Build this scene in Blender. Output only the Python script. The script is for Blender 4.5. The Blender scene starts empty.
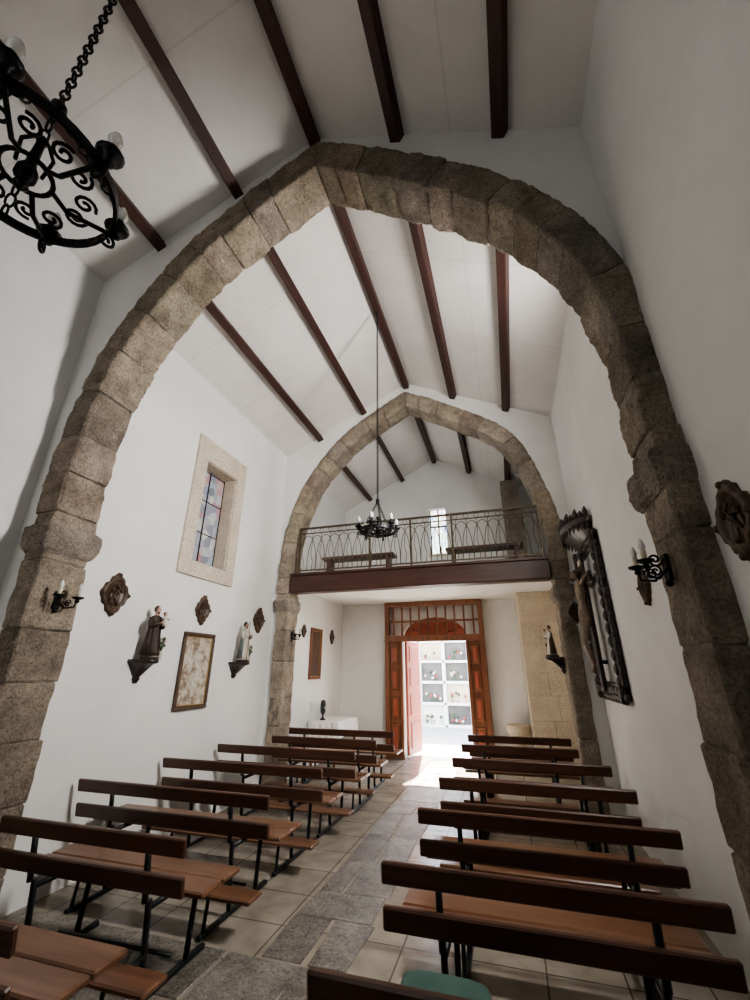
import bpy, math, random
from mathutils import Vector, Matrix
from mathutils.geometry import tessellate_polygon
random.seed(7)
D=bpy.data; COL=bpy.context.scene.collection
V=Vector

# ------------------------------------------------------------------ materials
def mk(name):
    m=D.materials.new(name); m.use_nodes=True
    nt=m.node_tree; b=nt.nodes['Principled BSDF']
    return m,nt,b
def N(nt,t,**k):
    n=nt.nodes.new(t)
    for a,v in k.items():
        if a in n.inputs: n.inputs[a].default_value=v
        else: setattr(n,a,v)
    return n
def ramp(nt,stops):
    r=nt.nodes.new('ShaderNodeValToRGB'); e=r.color_ramp.elements
    while len(e)>1: e.remove(e[-1])
    e[0].position=stops[0][0]; e[0].color=(*stops[0][1],1)
    for p,c in stops[1:]:
        x=e.new(p); x.color=(*c,1)
    return r
def coords(nt,scale=(1,1,1),rot=(0,0,0)):
    t=nt.nodes.new('ShaderNodeTexCoord'); m=nt.nodes.new('ShaderNodeMapping')
    m.inputs['Scale'].default_value=scale; m.inputs['Rotation'].default_value=rot
    nt.links.new(t.outputs['Object'],m.inputs['Vector']); return m
def bump(nt,b,src,strength=.3,dist=.01):
    n=nt.nodes.new('ShaderNodeBump'); n.inputs['Strength'].default_value=strength; n.inputs['Distance'].default_value=dist
    nt.links.new(src,n.inputs['Height']); nt.links.new(n.outputs['Normal'],b.inputs['Normal'])
def simple(name,col,rough=.5,metal=0,var=.15,scale=12,bmp=0.1):
    m,nt,b=mk(name); c=coords(nt)
    n=N(nt,'ShaderNodeTexNoise',Scale=scale,Detail=5.0); nt.links.new(c.outputs[0],n.inputs['Vector'])
    lo=tuple(x*(1-var) for x in col); hi=tuple(min(1,x*(1+var)) for x in col)
    r=ramp(nt,[(.3,lo),(.7,hi)]); nt.links.new(n.outputs['Fac'],r.inputs[0]); nt.links.new(r.outputs[0],b.inputs['Base Color'])
    b.inputs['Roughness'].default_value=rough; b.inputs['Metallic'].default_value=metal
    if bmp: bump(nt,b,n.outputs['Fac'],bmp,.005)
    return m
def plaster(name,c1,c2,seams=False):
    m,nt,b=mk(name); c=coords(nt)
    n=N(nt,'ShaderNodeTexNoise',Scale=1.3,Detail=8.0,Roughness=.6); nt.links.new(c.outputs[0],n.inputs['Vector'])
    r=ramp(nt,[(.3,c1),(.65,c2)]); nt.links.new(n.outputs['Fac'],r.inputs[0]); nt.links.new(r.outputs[0],b.inputs['Base Color'])
    if seams:
        br=N(nt,'ShaderNodeTexBrick',offset=0.0); nt.links.new(c.outputs[0],br.inputs['Vector'])
        for k,v in (('Scale',1.0),('Mortar Size',.012),('Brick Width',4.0),('Row Height',1.15),('Mortar Smooth',1.0),('Bias',0.)): br.inputs[k].default_value=v
        br.inputs['Color1'].default_value=(1,1,1,1); br.inputs['Color2'].default_value=(.97,.96,.95,1); br.inputs['Mortar'].default_value=(.86,.85,.83,1)
        mx=N(nt,'ShaderNodeMix',data_type='RGBA',blend_type='MULTIPLY'); mx.inputs[0].default_value=1
        nt.links.new(r.outputs[0],mx.inputs[6]); nt.links.new(br.outputs['Color'],mx.inputs[7]); nt.links.new(mx.outputs[2],b.inputs['Base Color'])
    n2=N(nt,'ShaderNodeTexNoise',Scale=9.0,Detail=8.0,Roughness=.65); nt.links.new(c.outputs[0],n2.inputs['Vector'])
    bump(nt,b,n2.outputs['Fac'],.25,.02); b.inputs['Roughness'].default_value=.85
    return m
def granite(name,c1,c2,rough=.9,bs=1.0):
    m,nt,b=mk(name); c=coords(nt)
    big=N(nt,'ShaderNodeTexNoise',Scale=3.5,Detail=8.0,Roughness=.75); nt.links.new(c.outputs[0],big.inputs['Vector'])
    sm=N(nt,'ShaderNodeTexNoise',Scale=60.0,Detail=5.0,Roughness=.85); nt.links.new(c.outputs[0],sm.inputs['Vector'])
    r=ramp(nt,[(.32,c1),(.68,c2)]); nt.links.new(big.outputs['Fac'],r.inputs[0])
    r2=ramp(nt,[(.34,(.25,.23,.22)),(.50,(.9,.9,.9)),(.70,(1.4,1.34,1.25))]); nt.links.new(sm.outputs['Fac'],r2.inputs[0])
    mx=N(nt,'ShaderNodeMix',data_type='RGBA',blend_type='MULTIPLY'); mx.inputs[0].default_value=.9
    nt.links.new(r.outputs[0],mx.inputs[6]); nt.links.new(r2.outputs[0],mx.inputs[7])
    at=N(nt,'ShaderNodeAttribute',attribute_name='blk')
    mx2=N(nt,'ShaderNodeMix',data_type='RGBA',blend_type='MULTIPLY'); mx2.inputs[0].default_value=1
    nt.links.new(mx.outputs[2],mx2.inputs[6]); nt.links.new(at.outputs['Color'],mx2.inputs[7])
    nt.links.new(mx2.outputs[2],b.inputs['Base Color'])
    md=N(nt,'ShaderNodeTexNoise',Scale=22.0,Detail=6.0,Roughness=.7); nt.links.new(c.outputs[0],md.inputs['Vector'])
    ad=N(nt,'ShaderNodeMath',operation='ADD'); nt.links.new(sm.outputs['Fac'],ad.inputs[0]); nt.links.new(md.outputs['Fac'],ad.inputs[1])
    bump(nt,b,ad.outputs[0],1.0*bs,.025); b.inputs['Roughness'].default_value=rough
    return m
def wood(name,c1,c2,axis=0,rough=.4,sc=9):
    m,nt,b=mk(name); s=[sc,sc,sc]; s[axis]=sc*.08
    c=coords(nt,tuple(s))
    n=N(nt,'ShaderNodeTexNoise',Scale=2.2,Detail=7.0,Roughness=.6,Distortion=.6); nt.links.new(c.outputs[0],n.inputs['Vector'])
    r=ramp(nt,[(.3,c1),(.7,c2)]); nt.links.new(n.outputs['Fac'],r.inputs[0]); nt.links.new(r.outputs[0],b.inputs['Base Color'])
    bump(nt,b,n.outputs['Fac'],.12,.004); b.inputs['Roughness'].default_value=rough
    return m
M_wall=plaster('plaster_white',(.72,.715,.695),(.80,.795,.775))
M_ceil=plaster('plaster_ceiling',(.69,.66,.635),(.79,.76,.73),True)
M_gran=granite('granite_block',(.20,.17,.14),(.60,.52,.435))
M_mort=simple('mortar',(.20,.17,.14),.95)
M_tan=granite('granite_tan',(.60,.51,.40),(.78,.70,.57),bs=.4)
M_gfloor=granite('granite_floor',(.15,.14,.125),(.36,.34,.31),rough=.27,bs=.35)
M_beam=wood('beam_wood_dark',(.028,.011,.009),(.07,.028,.02),1,.55)
M_beamx=wood('choir_beam_wood',(.035,.014,.010),(.085,.036,.024),0,.45)
M_bench=wood('bench_wood',(.115,.052,.028),(.22,.11,.060),0,.28)
M_benchd=wood('bench_wood_shaded',(.05,.024,.016),(.115,.053,.032),0,.33)  # back boards: bench wood darkened, backlit shade put into the colour
M_door=wood('door_wood',(.14,.052,.026),(.27,.108,.052),2,.4)
M_doorred=wood('door_wood_red',(.30,.07,.042),(.42,.115,.07),2,.4)
M_carv=wood('carved_wood',(.03,.018,.012),(.12,.072,.042),2,.45,25)
M_dark=wood('ebony_wood',(.012,.008,.007),(.045,.03,.025),2,.35)
M_iron=simple('black_iron',(.012,.012,.013),.45,.6,.3,40)
M_steel=simple('bench_steel',(.02,.022,.025),.4,.4,.3,30)
M_bulb=simple('bulb_glass',(.75,.73,.70),.15,0,.03,5,0)
M_wax=simple('candle_sleeve',(.62,.55,.42),.5)
M_rail=simple('railing_iron',(.10,.075,.045),.5,.4,.3,20)
M_skin=simple('painted_skin',(.50,.32,.23),.5,0,.08)
M_brown=simple('habit_brown',(.035,.02,.014),.6,0,.3,20)
M_white=simple('painted_white',(.62,.57,.50),.6,0,.08)
M_blue=simple('robe_bluegrey',(.13,.15,.15),.6,0,.3)
M_hair=simple('hair_dark',(.04,.025,.015),.6)
M_gold=simple('gilt_frame',(.40,.26,.09),.35,.5,.3,50)
M_green=simple('cushion_green',(.06,.12,.10),.85,0,.12)
M_red=simple('flower_red',(.40,.07,.06),.6,0,.4,30)
M_pink=simple('flower_pink',(.60,.40,.40),.6,0,.3,30)
M_leaf=simple('leaf_green',(.06,.11,.05),.6,0,.4,30)
M_cloth=simple('table_cloth',(.82,.80,.76),.8,0,.05)
M_black=simple('black_plastic',(.015,.015,.016),.4,0,.2)
M_grey=simple('panel_grey',(.42,.42,.41),.6,0,.1)
M_pave=simple('outdoor_paving',(.66,.63,.58),.9,0,.12,4)
M_ext=simple('outdoor_white_wall',(.75,.75,.73),.85,0,.08,4)
M_niche=simple('niche_stone',(.07,.07,.075),.35,0,.5,3)
M_fig=simple('crucifix_figure',(.20,.14,.10),.5,0,.3,20)

def tilemat():
    m,nt,b=mk('floor_tiles'); c=coords(nt)
    br=N(nt,'ShaderNodeTexBrick',offset=0.0,squash=1.0); nt.links.new(c.outputs[0],br.inputs['Vector'])
    for k,v in (('Scale',1.0),('Mortar Size',.006),('Brick Width',.42),('Row Height',.42),('Mortar Smooth',.2),('Bias',0.)): br.inputs[k].default_value=v
    br.inputs['Color1'].default_value=(.42,.37,.30,1); br.inputs['Color2'].default_value=(.35,.31,.25,1); br.inputs['Mortar'].default_value=(.14,.12,.10,1)
    n=N(nt,'ShaderNodeTexNoise',Scale=6.0,Detail=7.0); nt.links.new(c.outputs[0],n.inputs['Vector'])
    r=ramp(nt,[(.3,(.68,.67,.66)),(.7,(1,1,1))]); nt.links.new(n.outputs['Fac'],r.inputs[0])
    mx=N(nt,'ShaderNodeMix',data_type='RGBA',blend_type='MULTIPLY'); mx.inputs[0].default_value=1
    nt.links.new(br.outputs['Color'],mx.inputs[6]); nt.links.new(r.outputs[0],mx.inputs[7]); nt.links.new(mx.outputs[2],b.inputs['Base Color'])
    b.inputs['Roughness'].default_value=.24; bump(nt,b,br.outputs['Fac'],-.3,.003)
    return m
M_tile=tilemat()
def glassmat(name,cols,strength,vor=0):
    m,nt,b=mk(name); c=coords(nt)
    if vor:
        v=N(nt,'ShaderNodeTexVoronoi',Scale=float(vor)); nt.links.new(c.outputs[0],v.inputs['Vector'])
        sp=N(nt,'ShaderNodeSeparateColor'); nt.links.new(v.outputs['Color'],sp.inputs[0]); src=sp.outputs[0]
    else:
        v=N(nt,'ShaderNodeTexNoise',Scale=3.0,Detail=2.0); nt.links.new(c.outputs[0],v.inputs['Vector']); src=v.outputs['Fac']
    r=ramp(nt,cols); nt.links.new(src,r.inputs[0])
    nt.links.new(r.outputs[0],b.inputs['Base Color']); nt.links.new(r.outputs[0],b.inputs['Emission Color'])
    b.inputs['Emission Strength'].default_value=strength; b.inputs['Roughness'].default_value=.2
    return m
M_glassL=glassmat('stained_glass_side',[(.0,(.17,.19,.22)),(.3,(.30,.32,.36)),(.5,(.40,.40,.40)),(.65,(.36,.20,.20)),(.8,(.22,.27,.36)),(1.,(.48,.47,.42))],.22,9)
M_glassB=glassmat('stained_glass_choir',[(.0,(.15,.4,.95)),(.25,(.9,.95,1)),(.5,(1,1,1)),(.65,(.45,.85,.45)),(.8,(1,1,1)),(1.,(1,.6,.35))],2.2,14)
M_fillpane=glassmat('fill_pane_pale',[(.3,(.8,.85,.9)),(.7,(.95,.97,1))],1.0)  # glowing pane for the added, out-of-view fill windows
def picmat():
    m,nt,b=mk('picture_print'); c=coords(nt)
    n=N(nt,'ShaderNodeTexNoise',Scale=11.0,Detail=7.0,Roughness=.7); nt.links.new(c.outputs[0],n.inputs['Vector'])
    r=ramp(nt,[(.38,(.17,.12,.09)),(.46,(.34,.26,.18)),(.52,(.46,.42,.34)),(.62,(.55,.52,.45))]); nt.links.new(n.outputs['Fac'],r.inputs[0])
    nt.links.new(r.outputs[0],b.inputs['Base Color']); b.inputs['Roughness'].default_value=.4
    return m
M_pic=picmat()

# ------------------------------------------------------------------ mesh builder
class MB:
    def __init__(s): s.v=[];s.f=[];s.m=[];s.sm=[];s.mats=[];s.c=[]
    def mi(s,mat):
        if mat not in s.mats: s.mats.append(mat)
        return s.mats.index(mat)
    def add(s,vs,fs,mat,smooth=False,col=1.0):
        o=len(s.v); s.v+= [V(v) for v in vs]; k=s.mi(mat)
        for f in fs: s.f.append([i+o for i in f]); s.m.append(k); s.sm.append(smooth); s.c.append(col)
    def box(s,x0,x1,y0,y1,z0,z1,mat,M=None,bv=0,col=1.0):
        if bv:
            b=min(bv,abs(x1-x0)/2.2,abs(y1-y0)/2.2,abs(z1-z0)/2.2)
            vs=[];ix={}
            for i,(x,sx) in enumerate(((x0,1),(x1,-1))):
                for j,(y,sy) in enumerate(((y0,1),(y1,-1))):
                    for k,(z,sz) in enumerate(((z0,1),(z1,-1))):
                        ix[i,j,k]=len(vs)
                        vs+=[(x,y+sy*b,z+sz*b),(x+sx*b,y,z+sz*b),(x+sx*b,y+sy*b,z)]
            fs=[]
            for i in (0,1): fs.append([ix[i,0,0],ix[i,1,0],ix[i,1,1],ix[i,0,1]][::(-1 if i==0 else 1)])
            for j in (0,1): fs.append([ix[0,j,0]+1,ix[1,j,0]+1,ix[1,j,1]+1,ix[0,j,1]+1][::(1 if j==0 else -1)])
            for k in (0,1): fs.append([ix[0,0,k]+2,ix[1,0,k]+2,ix[1,1,k]+2,ix[0,1,k]+2][::(-1 if k==0 else 1)])
            for j in (0,1):
                for k in (0,1): fs.append([ix[0,j,k]+1,ix[1,j,k]+1,ix[1,j,k]+2,ix[0,j,k]+2])
            for i in (0,1):
                for k in (0,1): fs.append([ix[i,0,k],ix[i,1,k],ix[i,1,k]+2,ix[i,0,k]+2])
            for i in (0,1):
                for j in (0,1): fs.append([ix[i,j,0],ix[i,j,1],ix[i,j,1]+1,ix[i,j,0]+1])
            for q in ix.values(): fs.append([q,q+1,q+2])
        else:
            vs=[(x,y,z) for x in (x0,x1) for y in (y0,y1) for z in (z0,z1)]
            fs=[(0,1,3,2),(4,6,7,5),(0,4,5,1),(2,3,7,6),(0,2,6,4),(1,5,7,3)]
        if M is not None: vs=[M@V(v) for v in vs]
        s.add(vs,fs,mat,False,col)
    def tube(s,pts,r,mat,seg=8,smooth=True,closed=False):
        pts=[V(p) for p in pts]; n=len(pts)
        if not hasattr(r,'__len__'): r=[r]*n
        rings=[];up=None
        for i,p in enumerate(pts):
            a=pts[i-1] if (i>0 or closed) else p; b=pts[(i+1)%n] if (i<n-1 or closed) else p
            t=(b-a).normalized()
            if up is None:
                up=t.orthogonal().normalized()
            up=(up-t*up.dot(t)); up=up.normalized() if up.length>1e-6 else t.orthogonal().normalized()
            w=t.cross(up)
            rings.append([p+(up*math.cos(2*math.pi*k/seg)+w*math.sin(2*math.pi*k/seg))*r[i] for k in range(seg)])
        s.loft(rings,mat,smooth,closed)
    def loft(s,rings,mat,smooth=True,closed=False,caps=True):
        seg=len(rings[0]); n=len(rings); vs=[v for R in rings for v in R]; fs=[]
        for i in range(n if closed else n-1):
            for k in range(seg):
                a=i*seg+k;b=i*seg+(k+1)%seg;j=((i+1)%n)*seg
                fs.append((a,b,j+(k+1)%seg,j+k))
        if not closed and caps: fs.append(list(range(seg))[::-1]); fs.append([(n-1)*seg+k for k in range(seg)])
        s.add(vs,fs,mat,smooth)
    def lathe(s,prof,cen,mat,seg=16,sx=1,sy=1,smooth=True):
        cen=V(cen)
        s.loft([[cen+V((r*sx*math.cos(2*math.pi*k/seg),r*sy*math.sin(2*math.pi*k/seg),z)) for k in range(seg)] for r,z in prof],mat,smooth)
    def ball(s,c,r,mat,sc=(1,1,1),seg=12,rg=8,M=None):
        c=V(c); rings=[]
        for i in range(rg+1):
            a=math.pi*i/rg; a=min(max(a,.05),math.pi-.05)
            ring=[]
            for k in range(seg):
                q=V((r*sc[0]*math.sin(a)*math.cos(2*math.pi*k/seg),r*sc[1]*math.sin(a)*math.sin(2*math.pi*k/seg),-r*sc[2]*math.cos(a)))
                if M is not None: q=M@q
                ring.append(c+q)
            rings.append(ring)
        s.loft(rings,mat)
    def build(s,name,loc=(0,0,0),rot=0,scale=1):
        me=D.meshes.new(name); me.from_pydata([tuple(v) for v in s.v],[],s.f)
        for m in s.mats: me.materials.append(m)
        for p,k,sm in zip(me.polygons,s.m,s.sm): p.material_index=k; p.use_smooth=sm
        at=me.attributes.new('blk','FLOAT_COLOR','CORNER')
        li=0
        for p,c in zip(me.polygons,s.c):
            cc=c if hasattr(c,'__len__') else (c,c,c)
            for _ in p.loop_indices: at.data[li].color=(*cc,1); li+=1
        import bmesh
        bm=bmesh.new(); bm.from_mesh(me); bmesh.ops.recalc_face_normals(bm,faces=bm.faces); bm.to_mesh(me); bm.free()
        ob=D.objects.new(name,me); COL.objects.link(ob); ob.location=loc; ob.rotation_euler=(0,0,rot); ob.scale=(scale,)*3
        return ob
def roughen(ob,lv,st,size=.12):
    m=ob.modifiers.new('sub','SUBSURF'); m.subdivision_type='SIMPLE'; m.levels=lv; m.render_levels=lv
    for k,(sz,s) in enumerate(((size,st),(size*.3,st*.45))):
        t=D.textures.new('stone_noise','CLOUDS'); t.noise_scale=sz; t.noise_depth=3
        d=ob.modifiers.new('rough','DISPLACE'); d.texture=t; d.texture_coords='GLOBAL'; d.strength=s; d.mid_level=.5
def poly(mb,outer,holes,axis,a0,a1,mat):
    loops=[outer]+holes; flat=[p for l in loops for p in l]
    tr=tessellate_polygon([[V((p[0],p[1],0)) for p in l] for l in loops])
    def P(p,a): return V((p[0],a,p[1])) if axis=='Y' else (V((a,p[0],p[1])) if axis=='X' else V((p[0],p[1],a)))
    n=len(flat); vs=[P(p,a0) for p in flat]+[P(p,a1) for p in flat]
    fs=[tuple(t) for t in tr]+[tuple(i+n for i in t[::-1]) for t in tr]
    o=0
    for l in loops:
        for i in range(len(l)):
            j=(i+1)%len(l); fs.append((o+i,o+j,o+j+n,o+i+n))
        o+=len(l)
    mb.add(vs,fs,mat)
def rect(a,b,c,d): return [(a,c),(b,c),(b,d),(a,d)]

# ------------------------------------------------------------------ room shell
XL,XR,XC=-3.60,1.03,-1.28
YB=9.27; RZ=6.47; SL=.5
def cz(x): return RZ-SL*abs(x-XC)
mb=MB(); mb.box(XL-.3,XR+.3,-2.2,YB+.35,-.15,0,M_tile); mb.build('floor')
mb=MB()
def slab(xa,xb,ya,yb):
    g=random.uniform(.7,1.25); j=lambda: random.uniform(-.022,.022)
    c=[(xa+.006+j(),ya+.005+j()*.3),(xb-.006+j(),ya+.005+j()*.3),(xb-.006+j(),yb-.005+j()*.3),(xa+.006+j(),yb-.005+j()*.3)]
    mx=sum(p[0] for p in c)/4; my=sum(p[1] for p in c)/4
    top=[(p[0]+(mx-p[0])*.02,p[1]+(my-p[1])*.02) for p in c]
    mb.add([(p[0],p[1],0) for p in c]+[(p[0],p[1],.007) for p in top],[(0,1,5,4),(1,2,6,5),(2,3,7,6),(3,0,4,7),(4,5,6,7)],M_gfloor,False,(g*1.03,g,g*.95))
def slabs(x0,x1,y0,y1,step,along):
    p=y0 if along=='Y' else x0; e=y1 if along=='Y' else x1
    while p<e-.05:
        q=min(e,p+step*random.uniform(.7,1.35))
        if e-q<.25:q=e
        if along=='Y': slab(x0,x1,p,q)
        else: slab(p,q,y0,y1)
        p=q
y=3.02
while y<9.1:
    q=min(9.1,y+random.uniform(.35,.8)); 
    r=random.random()
    if r<.5:
        m=random.uniform(-1.45,-1.3); slab(-1.64,m,y,q); slab(m,-1.08,y,q)
    elif r<.65:
        m=random.uniform(-1.5,-1.4); m2=random.uniform(-1.28,-1.2); slab(-1.64,m,y,q); slab(m,m2,y,q); slab(m2,-1.08,y,q)
    else: slab(-1.64,-1.08,y,q)
    y=q
slabs(XL,XR-.1,2.10,2.56,.7,'X'); slabs(XL,XR-.1,2.565,3.01,.6,'X')
for k in range(5): slabs(XL,XR-.1,-.3+k*.48,.172+k*.48,.9,'X')
mb.build('floor_paving')
WL=[[(4.08,2.82),(4.78,2.82),(4.78,4.22),(4.08,4.22)],rect(6.54,6.94,1.25,2.65),rect(6.54,6.94,3.5,4.7)]
mb=MB()
poly(mb,[(-2.2,0),(YB+.3,0),(YB+.3,cz(XL)+.15),(-2.2,cz(XL)+.15)],WL,'X',XL,XL-.42,M_wall)
mb.build('wall_left')
mb=MB()
poly(mb,[(2.3,0),(YB+.3,0),(YB+.3,cz(XR)+.15),(2.3,cz(XR)+.15)],[[(2.66,3.0),(3.16,3.0),(3.16,4.6),(2.66,4.6)]],'X',XR,XR+.35,M_wall)
mb.build('wall_right')
mb=MB(); mb.box(.94,1.38,-2.2,2.3,0,cz(1.0)+.12,M_wall); mb.build('wall_right_chancel')
mb=MB()
o=.25
poly(mb,[(XL-o,cz(XL-o)),(XC,RZ),(XR+o,cz(XR+o)),(XR+o,cz(XR+o)+.2),(XC,RZ+.2),(XL-o,cz(XL-o)+.2)],[],'Y',-2.2,YB+.3,M_ceil)
mb.build('ceiling')
DX0,DX1=-2.18,-.82; dc=(DX0+DX1)/2
arc=[(dc+(DX1-dc)*math.cos(a),2.25+.42*math.sin(a)) for a in [math.pi*i/14 for i in range(15)]]
mb=MB()
poly(mb,[(XL,-.1),(DX0,-.1)]+arc[::-1]+[(DX1,-.1),(XR,-.1),(XR,cz(XR)+.1),(XC,RZ+.1),(XL,cz(XL)+.1)],[rect(-1.48,-1.08,4.05,5.15)],'Y',YB,YB+.3,M_wall)
mb.build('wall_back')
mb=MB(); poly(mb,[(XL,0),(.94,0),(.94,cz(.94)+.1),(XC,RZ+.1),(XL,cz(XL)+.1)],[rect(-1.7,-.9,2.5,4.0)],'Y',-2.3,-2.0,M_wall); mb.build('wall_front')
mb=MB(); mb.box(-1.7,-.9,-2.28,-2.26,2.5,4.0,M_fillpane)
for x in (-1.69,-1.3,-.91): mb.box(x-.015,x+.015,-2.26,-2.23,2.5,4.0,M_iron)
mb.build('added_window_6')  # unseen window added behind the camera to hold the chancel fill lamp

for i,x in enumerate((XC,XC-.84,XC-1.68,XC+.84,XC+1.68)):
    mb=MB(); z=cz(x)-(.0 if i else .02)
    sg=0 if i==0 else (1 if x<XC else -1)
    M=Matrix.Translation((x,0,z))@Matrix.Rotation(-sg*math.atan(SL),4,'Y')
    mb.box(-.052,.052,-2.0,YB,-.10,.02,M_beam,M=M,bv=.008)
    mb.build('ceiling_beam')

# ------------------------------------------------------------------ stone arches
def cr(pts,n=8):
    out=[]; P=[(2*pts[0][0]-pts[1][0],2*pts[0][1]-pts[1][1])]+pts+[(2*pts[-1][0]-pts[-2][0],2*pts[-1][1]-pts[-2][1])]
    for i in range(1,len(P)-2):
        for k in range(n):
            t=k/n
            out.append(tuple(.5*((2*P[i][j])+(-P[i-1][j]+P[i+1][j])*t+(2*P[i-1][j]-5*P[i][j]+4*P[i+1][j]-P[i+2][j])*t*t+(-P[i-1][j]+3*P[i][j]-3*P[i+1][j]+P[i+2][j])*t**3) for j in (0,1)))
    out.append(pts[-1]); return out
def resample(p,n):
    L=[0]
    for a,b in zip(p,p[1:]): L.append(L[-1]+math.hypot(b[0]-a[0],b[1]-a[1]))
    out=[]
    for i in range(n+1):
        s=L[-1]*i/n; j=0
        while j<len(L)-2 and L[j+1]<s: j+=1
        t=(s-L[j])/max(1e-9,L[j+1]-L[j]); t=min(1,max(0,t)); out.append((p[j][0]+(p[j+1][0]-p[j][0])*t,p[j][1]+(p[j+1][1]-p[j][1])*t))
    return out
def stone_arch(left,right,y0,y1,wl,wr,thL,thR,thA,pw,wallname,capz=(2.42,2.64),xl=XL,xr=XR,capo=.035,lv=3):
    NB=12;SUB=4
    mb=MB(); mids=[]
    for side,(pts,th) in enumerate(((left,thL),(right,thR))):
        p=resample(cr(pts),NB*SUB); n=len(p); out=[];sg=-1 if side==0 else 1
        for i in range(n):
            a=p[max(0,i-1)];b=p[min(n-1,i+1)]; tx,tz=b[0]-a[0],b[1]-a[1]; l=math.hypot(tx,tz); tx/=l;tz/=l
            nx,nz=(-tz,tx) if side==0 else (tz,-tx)
            if nz<-.2: nx,nz=-nx,-nz
            k=i/(n-1); w=max(0,(k-.72)/.28)
            t=th+(thA-th)*max(0,(k-.3)/.7)
            nx=nx*(1-w); nz=nz*(1-w)+w; l=math.hypot(nx,nz); nx/=l;nz/=l
            ox,oz=p[i][0]+nx*t,p[i][1]+nz*t
            ox=max(wl,min(wr,ox)); out.append((ox,oz))
        mids.append([((a[0]*.5+b[0]*.5),(a[1]*.5+b[1]*.5)) for a,b in zip(p,out)])
        cut=[0];j=0
        while j<n-1:
            j+=random.choice((3,4,4,5,6)); 
            if n-1-j<3: j=n-1
            cut.append(j)
        for a,b in zip(cut,cut[1:]):
            g=random.uniform(.80,1.18); col=(g*random.uniform(.98,1.08),g,g*random.uniform(.88,1.0))
            dy0=random.uniform(-.010,.010); dy1=random.uniform(-.010,.010); di=random.uniform(-.012,.010)
            rings=[]; idx=list(range(a,b+1))
            for q,i in enumerate(idx):
                ii,oo=p[i],out[i]
                if q in (0,len(idx)-1):
                    i2=idx[1] if q==0 else idx[-2]; f=.05
                    ii=(ii[0]+(p[i2][0]-ii[0])*f,ii[1]+(p[i2][1]-ii[1])*f); oo=(oo[0]+(out[i2][0]-oo[0])*f,oo[1]+(out[i2][1]-oo[1])*f)
                ux,uz=oo[0]-ii[0],oo[1]-ii[1]; l=math.hypot(ux,uz); ux/=l;uz/=l
                c=.012
                A=(ii[0]+ux*di,ii[1]+uz*di)
                e=.006*(1.0 if q in (0,len(idx)-1) else 0)
                A=(A[0]+ux*e,A[1]+uz*e)
                ya,yb=y0+dy0+e,y1+dy1-e
                ym=(ya+yb)/2
                rings.append([V((A[0],ya+c,A[1])),V((A[0]+ux*c,ya,A[1]+uz*c)),V((oo[0]-ux*c*.5,ya,oo[1]-uz*c*.5)),V((oo[0],ya+c,oo[1])),
                              V((oo[0],yb-c,oo[1])),V((oo[0]-ux*c*.5,yb,oo[1]-uz*c*.5)),V((A[0]+ux*c,yb,A[1]+uz*c)),V((A[0],yb-c,A[1])),V((A[0],ym,A[1]))])
            o=len(mb.f); mb.loft(rings,M_gran,True)
            for q in range(o,len(mb.f)): mb.c[q]=col
        rings=[]
        for ii,oo in zip(p,out):
            ux,uz=oo[0]-ii[0],oo[1]-ii[1]; f=.06
            A=(ii[0]+ux*f,ii[1]+uz*f);B=(ii[0]+ux*.97,ii[1]+uz*.97)
            rings.append([V((A[0],y0+.016,A[1])),V((B[0],y0+.016,B[1])),V((B[0],y1-.016,B[1])),V((A[0],y1-.016,A[1]))])
        mb.loft(rings,M_mort,False)
        xi=p[0][0]; xo=(xi+sg*pw); z=0; zt=p[0][1]
        xo=max(wl,min(wr,xo))
        mb.box(min(xi,xo)+.016,max(xi,xo)-.016,y0+.016,y1-.016,0,zt+.01,M_mort)
        while z<zt-.01:
            h=random.uniform(.34,.55)
            if zt-z-h<.2: h=zt-z
            g=random.uniform(.82,1.14); j=random.uniform(-.010,.010)
            mb.box(min(xi,xo)+(j if sg>0 else 0),max(xi,xo)+(j if sg<0 else 0),y0+random.uniform(-.010,.010),y1+random.uniform(-.010,.010),z+.003,z+h-.003,M_gran,bv=.012,col=(g*1.03,g,g*.94)); z+=h
        a,b=capz; co=capo
        def ring(o,zz):
            x_in=xi-sg*o; x_out=max(wl,min(wr,xo+sg*o)); 
            return [V((x_in,y0-o,zz)),V((x_out,y0-o,zz)),V((x_out,y1+o,zz)),V((x_in,y1+o,zz))]
        h=b-a
        mb.loft([ring(.0,a),ring(co*.5,a+.12*h),ring(co*.85,a+.28*h),ring(co,a+.5*h),ring(co,a+.72*h),ring(co*.8,a+.9*h),ring(.0,b)],M_gran,True)
    ob=mb.build('stone_arch'); roughen(ob,lv,.034)
    mb=MB(); L,R=mids
    bl=[(L[0][0],0)]+L; brr=R[::-1]+[(R[0][0],0)]
    poly(mb,[(xl,0)]+bl+brr[1:]+[(xr,0),(xr,cz(xr)),(XC,RZ),(xl,cz(xl))],[],'Y',y0+.035,y1-.035,M_wall)
    mb.build(wallname)
A1L=[(-3.22,2.75),(-3.23,3.25),(-3.17,3.75),(-2.96,4.35),(-2.50,5.05),(-1.92,5.53),(-1.24,5.98)]
A1R=[(.80,2.75),(.80,3.4),(.71,3.88),(.49,4.41),(.07,4.93),(-.55,5.44),(-1.24,5.98)]
stone_arch(A1L,A1R,2.16,2.54,XL,1.02,.24,.22,.37,.20,'wall_chancel_arch')
A2L=[(-3.33,2.75),(-3.32,3.4),(-3.25,3.85),(-2.94,4.62),(-2.28,5.38),(-1.30,5.98)]
A2R=[(.68,2.75),(.68,3.4),(.58,4.05),(.24,4.93),(-.42,5.45),(-1.30,5.98)]
stone_arch(A2L,A2R,6.14,6.5,XL,XR,.22,.22,.30,.20,'wall_choir_arch',capz=(2.46,2.68),capo=.035,lv=2)

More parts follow.
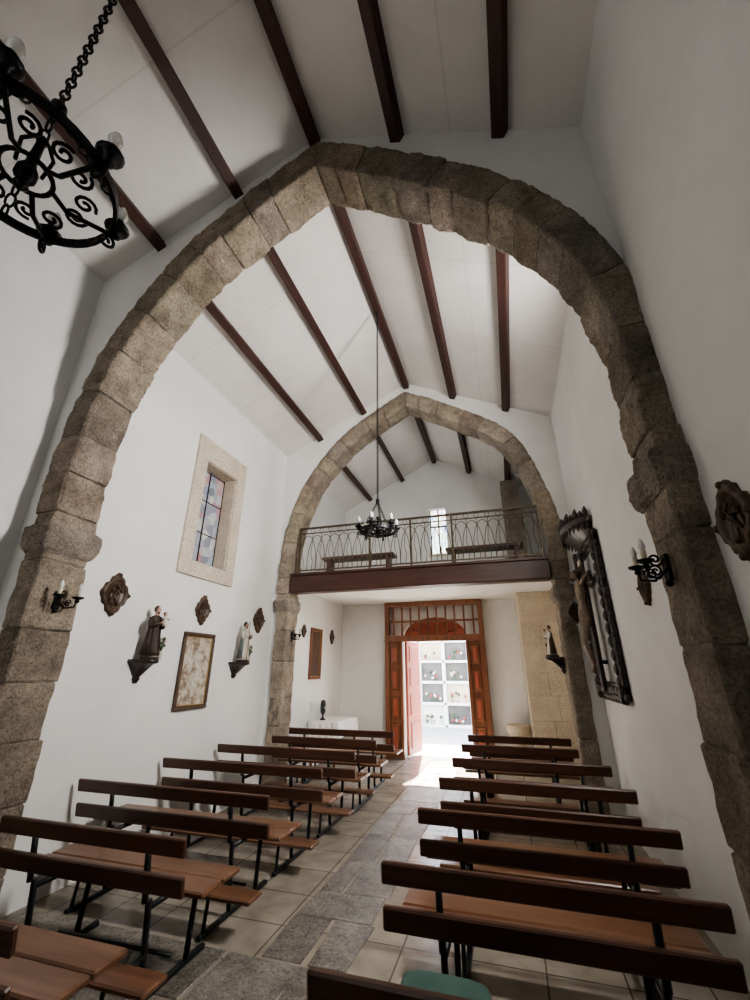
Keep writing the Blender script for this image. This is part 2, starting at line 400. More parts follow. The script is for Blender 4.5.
# ------------------------------------------------------------------ windows
mb=MB()
poly(mb,rect(3.90,4.96,2.66,4.50),[rect(4.10,4.77,2.84,4.20)],'X',XL-.02,XL+.03,M_tan)
for (a,b,c,d) in ((4.07,4.11,2.84,4.20),(4.75,4.79,2.84,4.20),(4.07,4.79,2.80,2.85),(4.07,4.79,4.19,4.24)):
    mb.box(XL-.40,XL+.01,a,b,c,d,M_tan)
gx=XL-.20
mb.box(gx,gx+.02,4.1,4.77,2.84,4.2,M_glassL)
for y in (4.12,4.43,4.75): mb.box(gx+.02,gx+.03,y-.008,y+.008,2.85,4.19,M_iron)
for z in (2.86,3.3,3.75,4.17): mb.box(gx+.02,gx+.03,4.11,4.76,z-.005,z+.005,M_iron)
mb.build('window_1')
mb=MB()
mb.box(-1.48,-1.08,YB+.15,YB+.17,4.05,5.15,M_glassB)
mb.box(-1.295,-1.265,YB+.11,YB+.15,4.05,5.15,M_iron); mb.box(-1.48,-1.08,YB+.11,YB+.15,4.72,4.75,M_iron)
for x in (-1.47,-1.09): mb.box(x-.012,x+.012,YB+.11,YB+.15,4.05,5.15,M_iron)
mb.box(-1.53,-1.03,YB-.015,YB+.1,3.99,4.05,M_tan)
mb.build('window_2')
mb=MB(); mb.box(XR+.30,XR+.32,2.66,3.16,3.0,4.6,M_fillpane); mb.box(XR+.26,XR+.30,2.9,2.92,3,4.6,M_iron); mb.box(XR+.26,XR+.30,2.66,3.16,3.8,3.82,M_iron); mb.build('added_window_3')  # window added out of sight behind the pilaster, holds the nave fill lamp
for nm,a,b in (('added_window_4',1.25,2.65),('added_window_5',3.5,4.7)):  # slot windows added out of view to brighten the choir bay
    mb=MB(); mb.box(XL-.38,XL-.36,6.54,6.94,a,b,M_fillpane); mb.box(XL-.36,XL-.33,6.73,6.75,a,b,M_iron); mb.box(XL-.36,XL-.33,6.54,6.94,(a+b)/2-.01,(a+b)/2+.01,M_iron); mb.build(nm)

# ------------------------------------------------------------------ choir loft
mb=MB()
mb.box(-3.31,.66,6.12,6.34,2.76,3.03,M_beamx,bv=.01)
mb.box(-3.31,.66,6.10,6.36,3.03,3.07,M_beamx,bv=.006)
mb.build('choir_beam')
mb=MB()
mb.box(XL,XR,6.5,YB,2.98,3.06,M_wall); mb.box(-3.31,.66,6.34,6.5,2.98,3.06,M_beamx)
mb.build('choir_floor')
mb=MB(); zb=3.07; zt=3.86; yr=6.22; x0,x1=-3.24,.62
mb.box(x0,x1,yr-.02,yr+.02,zt-.012,zt+.012,M_rail); mb.box(x0,x1,yr-.012,yr+.012,zb+.05,zb+.07,M_rail); mb.box(x0,x1,yr-.01,yr+.01,zt-.10,zt-.085,M_rail)
for x in (x0+.015,-1.98,-1.3,-.65,x1-.015): mb.box(x-.014,x+.014,yr-.014,yr+.014,zb,zt,M_rail)
n=24; st=(x1-x0)/n
for i in range(n-1):
    c=x0+st*(i+1); pts=[]
    for k in range(13):
        a=math.pi*k/12; pts.append((c-st*math.cos(a),yr,zb+.06+(.60)*math.sin(a)**.8))
    mb.tube(pts,.006,M_rail,5)
for i in range(n*1):
    c=x0+st*(i+.5); pts=[(c+.035*math.cos(a),yr,zt-.05+.035*math.sin(a)) for a in [2*math.pi*k/10 for k in range(10)]]
    mb.tube(pts,.004,M_rail,4,closed=True)
for i in range(n):
    c=x0+st*(i+.5); mb.tube([(c,yr,zb+.06),(c+.02,yr,zb+.2),(c-.02,yr,zb+.35),(c,yr,zb+.52),(c,yr,zt-.1)],.005,M_rail,5)
mb.build('choir_railing')
def choirbench(x0,x1,y):
    mb=MB(); z=3.06
    mb.box(x0,x1,y-.15,y+.15,z+.40,z+.45,M_beamx,bv=.006)
    for x in (x0+.12,x1-.12): mb.box(x-.025,x+.025,y-.13,y+.13,z,z+.40,M_beamx)
    mb.box(x0+.12,x1-.12,y-.02,y+.02,z+.15,z+.22,M_beamx)
    mb.build('choir_bench')
choirbench(-3.1,-1.75,7.0); choirbench(-.85,.40,7.0)
mb=MB(); z=0; k=0
mb.box(.245,XR-.01,8.52,YB-.01,0,2.98,M_tan)
while z<2.97:
    h=min(2.98-z,random.uniform(.36,.46)); 
    if 2.98-z-h<.2: h=2.98-z
    sp=.60 if k%2 else .72
    for a,b in ((.23,sp),(sp,XR-.002)):
        g=random.uniform(.92,1.08); mb.box(a+.002,b-.002,8.5+random.uniform(-.003,.003),YB-.004,z+.002,z+h-.002,M_tan,bv=.006,col=(g*1.03,g,g*.95))
    z+=h;k+=1
mb.build('stone_pier')
mb=MB(); z=3.06
while z<cz(.6)-.1:
    h=min(.42,cz(.6)-.08-z); g=random.uniform(.75,1.)
    mb.box(.20,.56,8.75,YB-.004,z,z+h-.006,M_gran,bv=.012,col=g); z+=h
mb.build('stone_pier')

# ------------------------------------------------------------------ door screen
mb=MB(); ys=9.08; ye=9.2
X0,X1=-2.54,-.46; L0,L1=-2.16,-.84
for x in (X0,X1-.09,L0-.06,L1): mb.box(x,x+(.09 if x in (X0,X1-.09) else .06),ys,ye,0,2.2 if x not in (X0,X1-.09) else 2.98,M_door,bv=.006)
for (a,b) in ((2.16,2.28),(2.88,2.98),(2.55,2.59)): mb.box(X0,X1,ys-(.02 if a!=2.55 else -.03),ye-(.0 if a!=2.55 else .03),a,b,M_door,bv=.006)
nb=11
for i in range(1,nb): 
    x=X0+(X1-X0)*i/nb; mb.box(x-.016,x+.016,ys+.03,ye-.03,2.28,2.88,M_door,bv=.004)
for a,b in ((X0+.09,L0-.06),(L1+.06,X1-.09)):
    mb.box(a,b,ys+.045,ye-.03,.02,2.16,M_door)
    for (c,d) in ((.12,.60),(.70,1.12),(1.22,1.62),(1.72,2.08)):
        w=.03
        mb.box(a+w,b-w,ys+.012,ys+.05,c,d,M_door,bv=.018); mb.box(a+w+.045,b-w-.045,ys-.004,ys+.02,c+.05,d-.05,M_doorred,bv=.01)
mb.box(X0,X0+.04,ye,YB-.003,0,2.98,M_door); mb.box(X1-.04,X1,ye,YB-.003,0,2.98,M_door)
mb.build('door_1')
mb=MB()
M=Matrix.Translation((DX0+.03,YB+.12,0))@Matrix.Rotation(math.radians(78),4,'Z')
mb.box(0,.66,-.025,.025,.02,2.18,M_doorred,M=M,bv=.005)
for c,d in ((.12,.6),(.72,1.15),(1.27,1.65),(1.75,2.1)): mb.box(.09,.57,-.045,.045,c,d,M_doorred,M=M,bv=.02)
mb.build('door_2')
mb=MB()
mb.box(DX0,DX1,YB+.08,YB+.16,2.18,2.26,M_doorred,bv=.005)
ar=[(dc+(DX1-dc-.03)*math.cos(a),2.25+.39*math.sin(a)) for a in [math.pi*i/14 for i in range(15)]]
for a,b in zip(ar,ar[1:]): mb.tube([(a[0],YB+.12,a[1]),(b[0],YB+.12,b[1])],.035,M_doorred,6)
poly(mb,[((dc+.66*math.cos(a)),2.25+.40*math.sin(a)) for a in [math.pi*i/14 for i in range(15)]],[],'Y',YB+.11,YB+.14,M_doorred)
for i in range(1,6):
    a=math.pi*i/6; mb.tube([(dc,YB+.10,2.26),(dc+.63*math.cos(a),YB+.10,2.25+.38*math.sin(a))],.014,M_door,5)
mb.build('door_3')

# ------------------------------------------------------------------ benches
def bench(x0,x1,y):
    mb=MB(); L=x1-x0
    T=Matrix.Translation((0,0,.44))@Matrix.Rotation(math.radians(9),4,'X')
    mb.box(0,L,-.014,.014,.235,.325,M_benchd,M=T,bv=.007); mb.box(0,L,-.014,.014,.055,.150,M_benchd,M=T,bv=.007)
    mb.box(.0,L,.16,.335,.425,.455,M_bench,bv=.008); mb.box(.0,L,.345,.52,.425,.455,M_bench,bv=.008)
    mb.box(0,L,-.20,-.04,.20,.228,M_bench,bv=.008)
    ins=.26 if L<1.5 else .33
    for x in (ins,L-ins):
        s=.016
        mb.box(x-s,x+s,-.22,.60,0,.028,M_steel,bv=.004)
        mb.tube([(x,.10,.02),(x,.052,.44),(x,.022,.44),(x,-.022,.74)],.017,M_steel,6)
        mb.tube([(x,.44,.02),(x,.47,.425)],.017,M_steel,6)
        mb.tube([(x,.06,.405),(x,.50,.405)],.016,M_steel,6)
        mb.tube([(x,.08,.20),(x,-.16,.19),(x,-.18,.02)],.013,M_steel,6)
    mb.tube([(ins,.30,.10),(L-ins,.30,.10)],.010,M_steel,6)
    mb.build('church_bench',(x0,y,.007))
rows=[1.62,2.42,3.28,4.16,5.05,5.93,6.76]
re=[.66,.70,.80,.79,.79,.62,.64]
for y,e in zip(rows,re): bench(-.69,e,y)
for i,y in enumerate([1.52,2.38,3.24,4.18,5.08,5.9,6.76]):
    bench(-3.53 if i not in (1,5) else (-3.12 if i==1 else -3.26),-1.76,y)
mb=MB(); rings=[]
for i,(z,s) in enumerate(((0,.86),(.012,.97),(.028,1),(.045,.95),(.056,.80))):
    ring=[]
    for k in range(32):
        a=2*math.pi*k/32; n=5
        cx=abs(math.cos(a))**(2/n)*math.copysign(1,math.cos(a)); cy=abs(math.sin(a))**(2/n)*math.copysign(1,math.sin(a))
        ring.append(V((.17*s*cx,.12*s*cy,z)))
    rings.append(ring)
mb.loft(rings,M_green); mb.build('seat_cushion',(-.37,2.06,.463))

# ------------------------------------------------------------------ chandeliers, sconces
def chain(mb,p0,p1,link,r,mat):
    p0,p1=V(p0),V(p1); L=(p1-p0).length; n=max(1,int(L/(link*.78))); d=(p1-p0)/n; t=d.normalized(); u=t.orthogonal().normalized(); w=t.cross(u)
    for i in range(n):
        c=p0+d*(i+.5); s=u if i%2 else w
        pts=[c+t*(link*.5*math.sin(2*math.pi*k/10))+s*(link*.28*math.cos(2*math.pi*k/10)) for k in range(10)]
        mb.tube(pts,r,mat,5,closed=True)
def spiral(c,ax,az,r0,r1,a0,turns,n=18):
    c,ax,az=V(c),V(ax),V(az)
    return [c+ax*((r0+(r1-r0)*k/n)*math.cos(a0+turns*2*math.pi*k/n))+az*((r0+(r1-r0)*k/n)*math.sin(a0+turns*2*math.pi*k/n)) for k in range(n+1)]
def candle(mb,c,s=1):
    c=V(c)
    mb.lathe([(.008*s,-.035*s),(.020*s,-.025*s),(.014*s,-.01*s),(.034*s,0),(.042*s,.014*s),(.038*s,.016*s),(.018*s,.008*s)],c,M_iron,14)
    mb.lathe([(.017*s,.0),(.018*s,.05*s),(.012*s,.055*s)],c,M_iron,10)
    mb.lathe([(.011*s,.052*s),(.020*s,.075*s),(.022*s,.092*s),(.014*s,.115*s),(.004*s,.13*s)],c,M_bulb,12)
def chandelier(x,y,z,R,hub,top,ph,lk):
    mb=MB()
    n=40;rings=[]
    for k in range(n):
        a=2*math.pi*k/n; d=V((math.cos(a),math.sin(a),0)); c=d*R
        rings.append([c+d*-.006+V((0,0,-.016)),c+d*.006+V((0,0,-.016)),c+d*.006+V((0,0,.016)),c+d*-.006+V((0,0,.016))])
    mb.loft(rings,M_iron,False,True)
    pts=[(.07*math.cos(a),.07*math.sin(a),-.01) for a in [2*math.pi*k/20 for k in range(20)]]; mb.tube(pts,.008,M_iron,6,closed=True)
    for k in range(6):
        a=2*math.pi*k/6+ph; d=V((math.cos(a),math.sin(a),0)); zz=V((0,0,1))
        candle(mb,d*(R+.02)+zz*.03,1.0)
        mb.tube([d*.07+zz*-.01,d*R*.5+zz*-.045,d*(R-.02)+zz*-.01,d*(R+.02)+zz*.0],.008,M_iron,6)
        b=V((-d.y,d.x,0))
        mb.tube(spiral(d*R*.62+b*.035,d,b,.035,.008,0,1.4),.006,M_iron,5)
        mb.tube(spiral(d*R*.62-b*.035,d,-b,.035,.008,0,1.4),.006,M_iron,5)
        mb.tube(spiral(d*(R+.0)+zz*-.04,d,zz,.03,.008,math.pi/2,-1.3),.006,M_iron,5)
    for k in range(3):
        a=2*math.pi*k/3+ph+.5; d=V((math.cos(a),math.sin(a),0))
        chain(mb,d*R,V((0,0,hub-.02)),lk,.0042,M_iron)
        mb.tube([d*.04+V((0,0,-.01)),d*.05+V((0,0,.08)),d*.02+V((0,0,.15))],.006,M_iron,6)
    mb.lathe([(.004,-.09),(.022,-.07),(.014,-.05),(.03,-.03),(.03,0),(.016,.03),(.012,.14),(.02,.16),(.004,.18)],(0,0,0),M_iron,12)
    mb.lathe([(.006,hub-.05),(.024,hub-.03),(.024,hub),(.01,hub+.02)],(0,0,0),M_iron,10)
    chain(mb,(0,0,hub+.01),(0,0,top-z),lk,.0042,M_iron)
    mb.build('iron_chandelier',(x,y,z))
chandelier(XC-.02,.475,3.07,.245,.36,RZ-.11,.22,.05)
chandelier(XC,4.32,3.06,.20,.38,RZ-.11,.5,.04)
def sconce(x,y,z,sg):
    mb=MB()
    mb.box(0,.012*sg,-.03,.03,-.08,.05,M_iron,bv=.003); mb.ball((.012*sg,0,-.09),.018,M_iron)
    for s in (-1,1):
        mb.tube([(.01*sg,0,-.02),(.06*sg,s*.03,-.07),(.11*sg,s*.065,-.06),(.115*sg,s*.07,-.015)],.007,M_iron,7)
        mb.tube(spiral((.07*sg,s*.04,-.035),(sg,0,0),(0,0,1),.03,.006,0,1.5),.005,M_iron,5)
        c=V((.115*sg,s*.075,0))
        mb.lathe([(.008,-.03),(.018,-.02),(.012,-.006),(.038,.004),(.042,.014),(.016,.01)],c,M_iron,12)
        mb.lathe([(.014,.0),(.014,.06),(.010,.064)],c,M_wax,10); mb.lathe([(.009,.06),(.017,.08),(.012,.10),(.003,.12)],c,M_bulb,10)
    mb.tube(spiral((.05*sg,0,.03),(sg,0,0),(0,0,1),.035,.008,math.pi,1.4),.006,M_iron,5)
    mb.build('candle_sconce',(x,y,z))
sconce(-3.215,2.35,2.10,1); sconce(.79,2.35,2.08,-1)
sconce(-3.33,6.32,2.12,1)

# ------------------------------------------------------------------ carved plaques
def plaque(loc,h,w,axis,sg,seed=0):
    mb=MB()
    def P(u,z,d): return V((d*sg,u,z)) if axis=='X' else V((u,d*sg,z))
    nk=48; prof=((1.0,0.001),(1.0,.012),(.93,.030),(.80,.034),(.70,.022),(.66,.012))
    rings=[]
    for s,d in prof:
        ring=[]
        for k in range(nk):
            a=2*math.pi*k/nk; r=1+.10*math.cos(4*a)+.05*math.cos(12*a)
            if s<.85: r=1+.10*math.cos(4*a)*.5
            ring.append(P(.5*w*s*r*math.cos(a)*.92,.5*h*s*r*math.sin(a)*.92,d))
        rings.append(ring)
    mb.loft(rings,M_carv,True)
    for a in (math.pi/2,0,math.pi,-math.pi/2):
        c=P(.46*w*math.cos(a),.46*h*math.sin(a),.03); mb.ball(c,min(.028,.05*h),M_carv,seg=8,rg=6)
    for (u,z,s) in ((-.12,-.05,1),(.10,-.08,.85),(.0,.0,.6)):
        uu,zz=u*w,z*h
        rr=[]
        for q,(rad,hz) in enumerate(((.09,-.2),(.075,-.08),(.08,.04),(.035,.09))):
            rr.append([P(uu+rad*w*s*math.cos(a),zz+hz*h*s,.014+max(0,rad*h*.35*s*math.sin(a))) for a in [math.pi*k/6 for k in range(7)]])
        mb.loft(rr,M_carv,True)
        mb.ball(P(uu,zz+.14*h*s,.02),.045*h*s,M_carv,seg=8,rg=6)
    mb.tube([P(-.2*w,-.15*h,.03),P(.18*w,.22*h,.03)],.014*h+.002,M_carv,5); mb.tube([P(-.02*w,.22*h,.03),P(.2*w,.06*h,.03)],.014*h+.002,M_carv,5)
    mb.build('carved_plaque',loc)
for y,z,h,w in ((3.17,2.28,.40,.31),(4.46,2.29,.35,.26),(5.75,2.30,.36,.28),(7.30,2.27,.22,.17),(8.65,2.25,.28,.20)):
    plaque((XL,y,z),h,w,'X',1,int(y*10))
plaque((.94,1.93,2.16),.33,.28,'X',-1,3)
plaque((XR,3.58,2.18),.27,.22,'X',-1,4)
plaque((.88,6.128,2.30),.27,.18,'Y',-1,5)

# ------------------------------------------------------------------ framed pictures
def frame(name,y0,y1,z0,z1,b,mat,inner,fig=True):
    mb=MB(); X=XL
    for (a,c,d,e) in ((y0,y1,z0,z0+b),(y0,y1,z1-b,z1),(y0,y0+b,z0+b,z1-b),(y1-b,y1,z0+b,z1-b)):
        mb.box(X,X+.035,a,c,d,e,mat,bv=.010)
    mb.box(X,X+.014,y0+b*.9,y1-b*.9,z0+b*.9,z1-b*.9,inner)
    for (a,c,d,e) in ((y0+b,y1-b,z0+b,z0+b+.012),(y0+b,y1-b,z1-b-.012,z1-b),(y0+b,y0+b+.012,z0+b,z1-b),(y1-b-.012,y1-b,z0+b,z1-b)):
        mb.box(X,X+.022,a,c,d,e,M_gold,bv=.003)
    mb.build(name)
frame('framed_picture',4.20,4.76,1.18,2.02,.045,M_carv,M_pic)
frame('framed_picture',7.60,8.12,1.44,2.36,.05,M_door,M_benchd)

# ------------------------------------------------------------------ saints
def saint(name,wallx,sg,y,z0,zb,H,robe,cloak,child=True,flowers=False,br=M_dark):
    mb=MB(); cx=.13*sg
    n=12
    def br_ring(w,d,z,rip=0):
        pts=[]
        for k in range(n+1):
            a=math.pi*k/n; pts.append(V((sg*(.001+d*math.sin(a)*(1+rip*math.cos(6*a))),w*math.cos(a)*(1+rip*math.cos(6*a)),z)))
        return pts
    hb=zb-z0
    mb.loft([br_ring(.02,.03,0),br_ring(.035,.05,.18*hb,.1),br_ring(.03,.045,.25*hb),br_ring(.07,.10,.55*hb,.12),br_ring(.10,.16,.78*hb,.06),br_ring(.12,.20,.82*hb),br_ring(.13,.23,.86*hb),br_ring(.13,.23,hb)],br,True)
    b0=hb
    mb.lathe([(.085,0),(.085,.02),(.075,.028)],(cx,0,b0),M_brown,14)
    rings=[]; K=36
    prof=((0.03,.165,.15,.14),(.12,.15,.135,.13),(.30,.128,.112,.10),(.45,.115,.095,.06),(.56,.105,.085,.03),(.66,.118,.085,.02),(.74,.125,.080,.0),(.785,.105,.065,0),(.81,.06,.05,0),(.84,.036,.036,0),(.87,.034,.034,0))
    for t,w,d,rp in prof:
        rings.append([V((cx+sg*d*H*math.cos(a)*(1+rp*math.sin(7*a+t*2)),w*H*math.sin(a)*(1+rp*math.sin(9*a+t*3)),b0+.02+t*H)) for a in [2*math.pi*k/K for k in range(K)]])
    mb.loft(rings[:9],robe); mb.loft(rings[8:],M_skin)
    rr=[]
    for t,w,d,rp in ((.05,.185,.165,.1),(.3,.155,.135,.08),(.55,.14,.11,.03),(.72,.14,.098,.0),(.80,.10,.075,0)):
        o=[];i=[]
        for k in range(15):
            a=math.radians(62)+math.radians(236)*k/14
            q=1+rp*math.sin(8*a)
            o.append(V((cx+sg*d*H*math.cos(a)*q,w*H*math.sin(a)*q,b0+.02+t*H)))
            i.append(V((cx+sg*d*H*.92*math.cos(a)*q,w*H*.92*math.sin(a)*q,b0+.02+t*H)))
        rr.append(o+i[::-1])
    mb.loft(rr,cloak)
    hc=V((cx+sg*.005*H,0,b0+.02+.925*H)); r=.062*H
    mb.ball(hc,r,M_skin,(1.05,.88,1.25),14,10)
    mb.ball(hc+V((sg*r*1.05,0,-.05*r)),r*.16,M_skin,(1,.8,1.6),8,6)
    for s in (-1,1):
        mb.ball(hc+V((sg*r*.93,s*r*.33,.12*r)),r*.11,M_hair,seg=6,rg=5); mb.ball(hc+V((0,s*r*.88,-.05*r)),r*.2,M_skin,(.6,.5,1.2),6,5)
    mb.ball(hc+V((sg*r*.92,0,-.55*r)),r*.12,M_red,(.6,1.6,.5),8,5)
    mb.ball(hc+V((-sg*r*.25,0,.22*r)),r*1.04,M_hair,(1.02,.98,1.2),14,8)
    mb.ball(hc+V((sg*r*.55,0,-.95*r)),r*.5,M_hair,(.7,.8,.9),10,6)
    sh=b0+.02+.76*H
    for s in (-1,1):
        up=.0 if s>0 else .04*H
        e=V((cx+sg*.05*H,s*.16*H,sh-.18*H)); h=V((cx+sg*.15*H,s*.06*H,sh-.14*H+up))
        mb.tube([V((cx,s*.115*H,sh-.0*H)),V((cx+sg*.01*H,s*.15*H,sh-.09*H)),e,(e*.5+h*.5),h],[.040*H,.044*H,.048*H,.05*H,.048*H],cloak if s>0 else robe,10)
        mb.ball(h+V((sg*.02*H,-s*.01*H,0)),.024*H,M_skin,(1.3,.8,.7),8,6)
        for q in range(4): mb.tube([h+V((sg*.035*H,-s*.012*H,(.012-.008*q)*H)),h+V((sg*.055*H,-s*.03*H,(.012-.008*q)*H))],.005*H,M_skin,5)
    if child:
        c=V((cx+sg*.15*H,.07*H,sh-.10*H))
        rings=[[c+V((sg*w*H*math.cos(a),w*H*.9*math.sin(a),t*H)) for a in [2*math.pi*k/12 for k in range(12)]] for t,w in ((-.06,.045),(0,.05),(.07,.045),(.12,.035),(.14,.015))]
        mb.loft(rings,M_white); mb.ball(c+V((0,0,.175*H)),.038*H,M_skin,(1,.9,1.15)); mb.ball(c+V((-sg*.01*H,0,.19*H)),.038*H,M_hair,(1,1,.95))
        for s in (-1,1): mb.tube([c+V((0,s*.04*H,.10*H)),c+V((sg*.05*H,s*.07*H,.07*H)),c+V((sg*.08*H,s*.05*H,.10*H))],[.017*H,.014*H,.010*H],M_white,7)
    else:
        mb.tube([(cx+sg*.17*H,-.09*H,b0+.03),(cx+sg*.17*H,-.09*H,b0+.02+.98*H)],.010*H,M_gold,7)
        mb.ball((cx+sg*.17*H,-.09*H,b0+.02+.98*H),.02*H,M_gold)
    if flowers:
        fc=V((cx+sg*.02,.115*1,b0))
        mb.lathe([(.018,0),(.026,.03),(.020,.07),(.028,.08)],fc,M_white,10)
        rn=random.Random(3)
        for q in range(14):
            e=fc+V((rn.uniform(-.035,.035),rn.uniform(-.03,.05),rn.uniform(.13,.22)))
            mb.tube([fc+V((0,0,.07)),e],.0025,M_leaf,4); mb.ball(e,.013,rn.choice((M_pink,M_white,M_leaf)),seg=7,rg=5)
    mb.build(name,(wallx,y,z0))
saint('saint_statue',XL,1,3.62,1.48,1.70,.50,M_brown,M_brown,True,True)
saint('saint_statue',XL,1,5.26,1.50,1.70,.50,M_white,M_blue,False,True)
saint('saint_statue',.665,-1,6.32,1.56,1.76,.38,M_white,M_carv,True,True)

# ------------------------------------------------------------------ crucifix with carved frame on right wall
def crucifix():
    mb=MB(); y0,y1,z0,z1=4.72,6.02,1.33,3.0; X=XR-.004; b=.16; dp=.06
    mb.box(X-.025,X,y0+.03,y1-.03,z0+.03,z1-.02,M_grey)
    for a,c,d,e in ((y0,y0+b,z0,z1),(y1-b,y1,z0,z1),(y0,y1,z0,z0+b),(y0,y1,z1-b,z1)): mb.box(X-dp,X,a,c,d,e,M_dark,bv=.012)
    n=13
    for i in range(n+1):
        z=z0+.03+(z1-z0-.06)*i/n
        for y in (y0+b/2,y1-b/2): mb.ball((X-dp,y,z),.055,M_dark,(.6,.9,1.1),8,6)
        for y in (y0,y1): mb.ball((X-.034,y,z),.032,M_dark,(.9,.9,1.2),8,6)
    for i in range(0,10):
        y=y0+b/2+(y1-y0-b)*i/9
        for z in (z0+b/2,z1-b/2): mb.ball((X-dp,y,z),.055,M_dark,(.6,1.1,.9),8,6)
        mb.ball((X-.034,y,z0-.005),.032,M_dark,(.9,1.2,1),8,6)
    yc=(y0+y1)/2
    def hr(w,d,z,rip=0):
        return [V((X-.001-d*math.sin(math.pi*k/16)*(1+rip*math.cos(math.pi*k)),yc+w*math.cos(math.pi*k/16),z)) for k in range(17)]
    mb.loft([hr(.40,.05,z1-.02),hr(.46,.17,z1+.06),hr(.50,.24,z1+.10),hr(.54,.27,z1+.13),hr(.54,.27,z1+.19),hr(.48,.22,z1+.21),hr(.40,.16,z1+.24)],M_dark,False)
    for k in range(1,16):
        a=math.pi*k/16; q=(X-.25*math.sin(a),yc+.51*math.cos(a))
        hh=.11 if k%2 else .07
        mb.tube([(q[0],q[1],z1+.18),(q[0]-.01*math.sin(a),q[1],z1+.20+hh*.5),(q[0],q[1],z1+.20+hh)],[.026,.03,.008],M_dark,8)
        mb.tube([(q[0],q[1],z1+.13),(q[0],q[1],z1+.04)],[.022,.006],M_dark,6)
    xx=X-.10
    for z in (z0+.35,z1-.35): mb.box(xx,X-.02,yc-.02,yc+.02,z-.02,z+.02,M_dark)
    mb.box(xx-.02,xx+.02,yc-.06,yc+.06,z0+.06,z1-.12,M_dark,bv=.004); zc=z0+1.22
    mb.box(xx-.02,xx+.02,yc-.38,yc+.38,zc-.06,zc+.06,M_dark,bv=.004); mb.box(xx-.03,xx-.018,yc-.07,yc+.07,zc+.20,zc+.26,M_wax)
    xf=xx-.065
    rings=[]
    for t,w,d in ((-.40,.065,.05),(-.33,.075,.056),(-.24,.06,.046),(-.10,.078,.058),(-.03,.09,.05),(.0,.045,.035),(.04,.026,.026)):
        rings.append([V((xf+d*math.cos(a),yc+w*math.sin(a),zc+t)) for a in [2*math.pi*k/14 for k in range(14)]])
    mb.loft(rings,M_fig)
    rings=[[V((xf+d*math.cos(a)*(1+.06*math.sin(6*a)),yc+w*math.sin(a),zc+t)) for a in [2*math.pi*k/18 for k in range(18)]] for t,w,d in ((-.50,.07,.058),(-.41,.082,.064),(-.32,.076,.06))]
    mb.loft(rings,M_fig)
    mb.ball((xf-.03,yc+.02,zc+.085),.05,M_fig,(1,.85,1.2)); mb.ball((xf-.005,yc+.02,zc+.105),.054,M_hair,(1,.95,1)); mb.ball((xf-.06,yc+.02,zc+.04),.026,M_hair)
    mb.ball((xf-.082,yc+.02,zc+.085),.010,M_fig,(1,.8,1.5),6,5)
    for s in (-1,1):
        mb.tube([(xf,yc+s*.075,zc-.02),(xf,yc+s*.20,zc-.03),(xf+.02,yc+s*.34,zc+.015)],[.027,.021,.014],M_fig,8)
        mb.ball((xf+.025,yc+s*.36,zc+.02),.02,M_fig,(.6,1.3,1))
        mb.tube([(xf,yc+s*.038,zc-.43),(xf-.05,yc+s*.036,zc-.66),(xf+.01,yc+s*.02,zc-.90),(xf-.03,yc+s*.012,zc-.97)],[.042,.032,.022,.016],M_fig,8)
    mb.build('crucifix_altarpiece')
crucifix()

# ------------------------------------------------------------------ table, lamp, font
mb=MB()
for x in (-3.52,-3.08):
    for y in (7.75,8.75): mb.box(x-.02,x+.02,y-.02,y+.02,0,.72,M_door)
mb.box(-3.57,-3.03,7.68,8.82,.72,.745,M_door)
rings=[]
for z,o in ((.755,.0),(.748,.012),(.70,.02),(.50,.028)):
    ring=[]
    for k in range(60):
        t=k/60*4; s=int(t); u=t-s
        c=[(-3.57,7.68),(-3.03,7.68),(-3.03,8.82),(-3.57,8.82)]; a,b=c[s],c[(s+1)%4]
        x=a[0]+(b[0]-a[0])*u; y=a[1]+(b[1]-a[1])*u; w=o*(1+.5*math.sin(k*1.9)) if z<.74 else o
        nx=[0,1,0,-1][s]; ny=[-1,0,1,0][s]
        ring.append(V((max(XL+.005,x+nx*w),y+ny*w,z)))
    rings.append(ring)
mb.loft(rings,M_cloth,False); mb.build('side_table')
mb=MB(); mb.lathe([(.05,0),(.055,.015),(.02,.03),(.016,.08),(.035,.10),(.05,.14),(.05,.26),(.04,.31),(.02,.33)],(0,0,0),M_black,18); mb.ball((.05,-.02,.20),.022,M_grey)
mb.build('votive_lamp',(-3.42,7.95,.757))
mb=MB()
mb.lathe([(.17,0),(.17,.08),(.10,.12),(.09,.40),(.12,.46),(.20,.55),(.22,.66),(.20,.68),(.17,.665),(.12,.60),(.02,.57)],(0,0,0),M_tan,20)
mb.build('holy_water_font',(.0,9.0,0))

# ------------------------------------------------------------------ exterior
mb=MB(); mb.box(-12,10,YB+.3,22,-.14,-.04,M_pave); mb.build('ground_outside')
mb=MB(); yE=14.5
mb.box(-7,4,yE+.35,yE+.6,-.04,3.4,M_ext)
cw,ch=.80,.62
for i in range(-6,5):
    x=-2.9+i*cw
    mb.box(x-.05,x+.05,yE,yE+.36,-.04,3.1,M_ext,bv=.01)
for j in range(6):
    mb.box(-7,3,yE,yE+.36,j*ch-.04,j*ch+.04,M_ext,bv=.008)
rn=random.Random(5)
for i in range(-5,5):
    for j in range(0,5):
        x=-2.9+i*cw-cw/2; z=j*ch+.04
        mb.box(x-cw/2+.05,x+cw/2-.05,yE+.2,yE+.34,z,z+ch-.08,rn.choice((M_niche,M_ext,M_niche,M_tan)))
        for q in range(8):
            c=V((x+rn.uniform(-.24,.24),yE+.10+rn.uniform(-.03,.03),z+.05+rn.uniform(.03,.25)))
            mb.tube([(c.x,c.y,z),c],.006,M_leaf,4); mb.ball(c,.045,rn.choice((M_red,M_pink,M_leaf,M_leaf,M_white,M_white)),seg=7,rg=5)
mb.build('columbarium_wall')

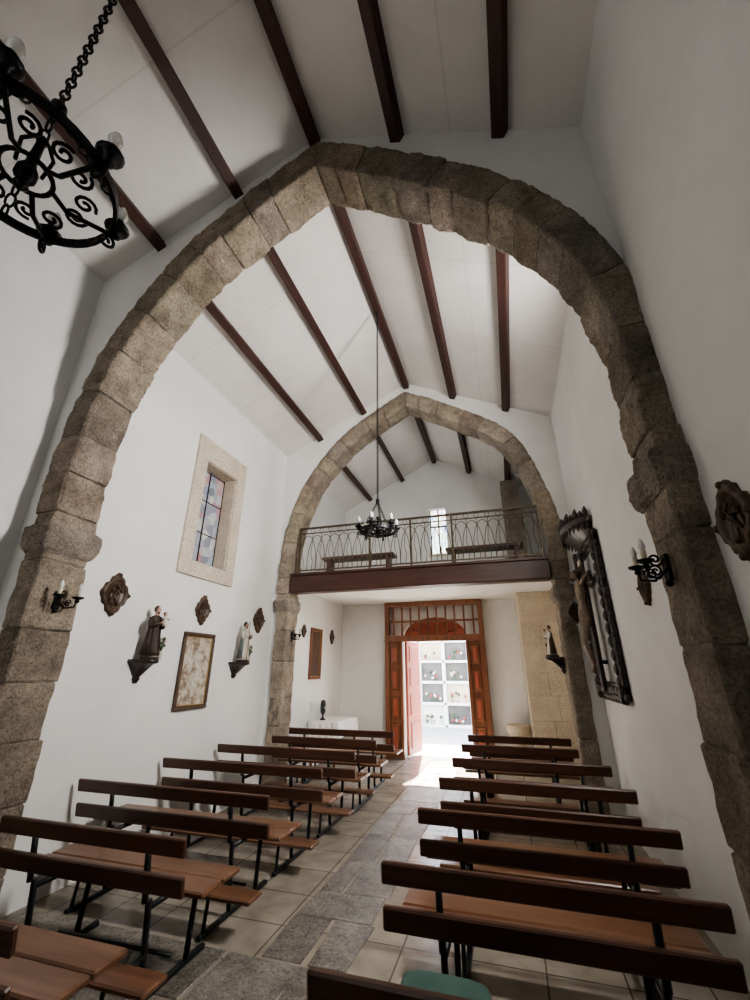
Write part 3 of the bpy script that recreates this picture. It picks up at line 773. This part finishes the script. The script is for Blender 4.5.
# ------------------------------------------------------------------ lights
def area(name,loc,target,sx,sy,power,col=(1,1,1)):
    l=D.lights.new(name,'AREA'); l.shape='RECTANGLE'; l.size=sx; l.size_y=sy; l.energy=power; l.color=col
    o=D.objects.new(name,l); COL.objects.link(o); o.location=loc
    o.rotation_euler=(V(target)-V(loc)).to_track_quat('-Z','Y').to_euler(); return o
area('fill_lamp_nave',(XR+.17,2.86,3.8),(XR-1,3.9,3.55),.36,1.5,165,(1,.97,.94))  # added fill lamp, hidden behind the arch pilaster, brightens the nave
area('fill_lamp_chancel',(-1.3,-2.2,3.25),(-1.3,0,3.3),.75,1.4,5,(.93,.97,1))  # added fill lamp behind the camera, lights the chancel
area('fill_lamp_porch',(XL-.31,6.74,1.95),(XL+1,6.9,1.8),.38,1.35,30,(1,.93,.82))  # added hidden lamp, brightens the space under the loft
area('fill_lamp_choir',(XL-.31,6.74,4.1),(XL+1,6.95,4.3),.38,1.15,24,(1,.98,.96))  # added hidden lamp, brightens the upper choir
s=D.lights.new('sun','SUN'); s.energy=42; s.angle=.01; s.color=(1,.94,.86)
so=D.objects.new('sun',s); COL.objects.link(so); so.location=(-3,16,12)
so.rotation_euler=V((.16,-1.0,-1.0)).to_track_quat('-Z','Y').to_euler()
w=D.worlds.new('World'); bpy.context.scene.world=w; w.use_nodes=True; nt=w.node_tree
bg=nt.nodes['Background']; sk=nt.nodes.new('ShaderNodeTexSky')
try:
    sk.sky_type='NISHITA'; sk.sun_disc=False; sk.sun_elevation=math.radians(45)
except Exception: pass
nt.links.new(sk.outputs[0],bg.inputs['Color']); bg.inputs['Strength'].default_value=.9

# ------------------------------------------------------------------ camera
cd=D.cameras.new('camera'); cam=D.objects.new('camera',cd); COL.objects.link(cam)
ps=math.radians(16.9);th=math.radians(22.2)
cam.location=(0,0,1.6); cam.rotation_euler=(math.pi/2+th,0,ps)
cd.sensor_fit='HORIZONTAL'; cd.sensor_width=36; cd.lens=36*417/750; cd.clip_start=.05
bpy.context.scene.camera=cam
vs=bpy.context.scene.view_settings
vs.view_transform='AgX'; vs.look='AgX - Medium High Contrast'; vs.exposure=0.65
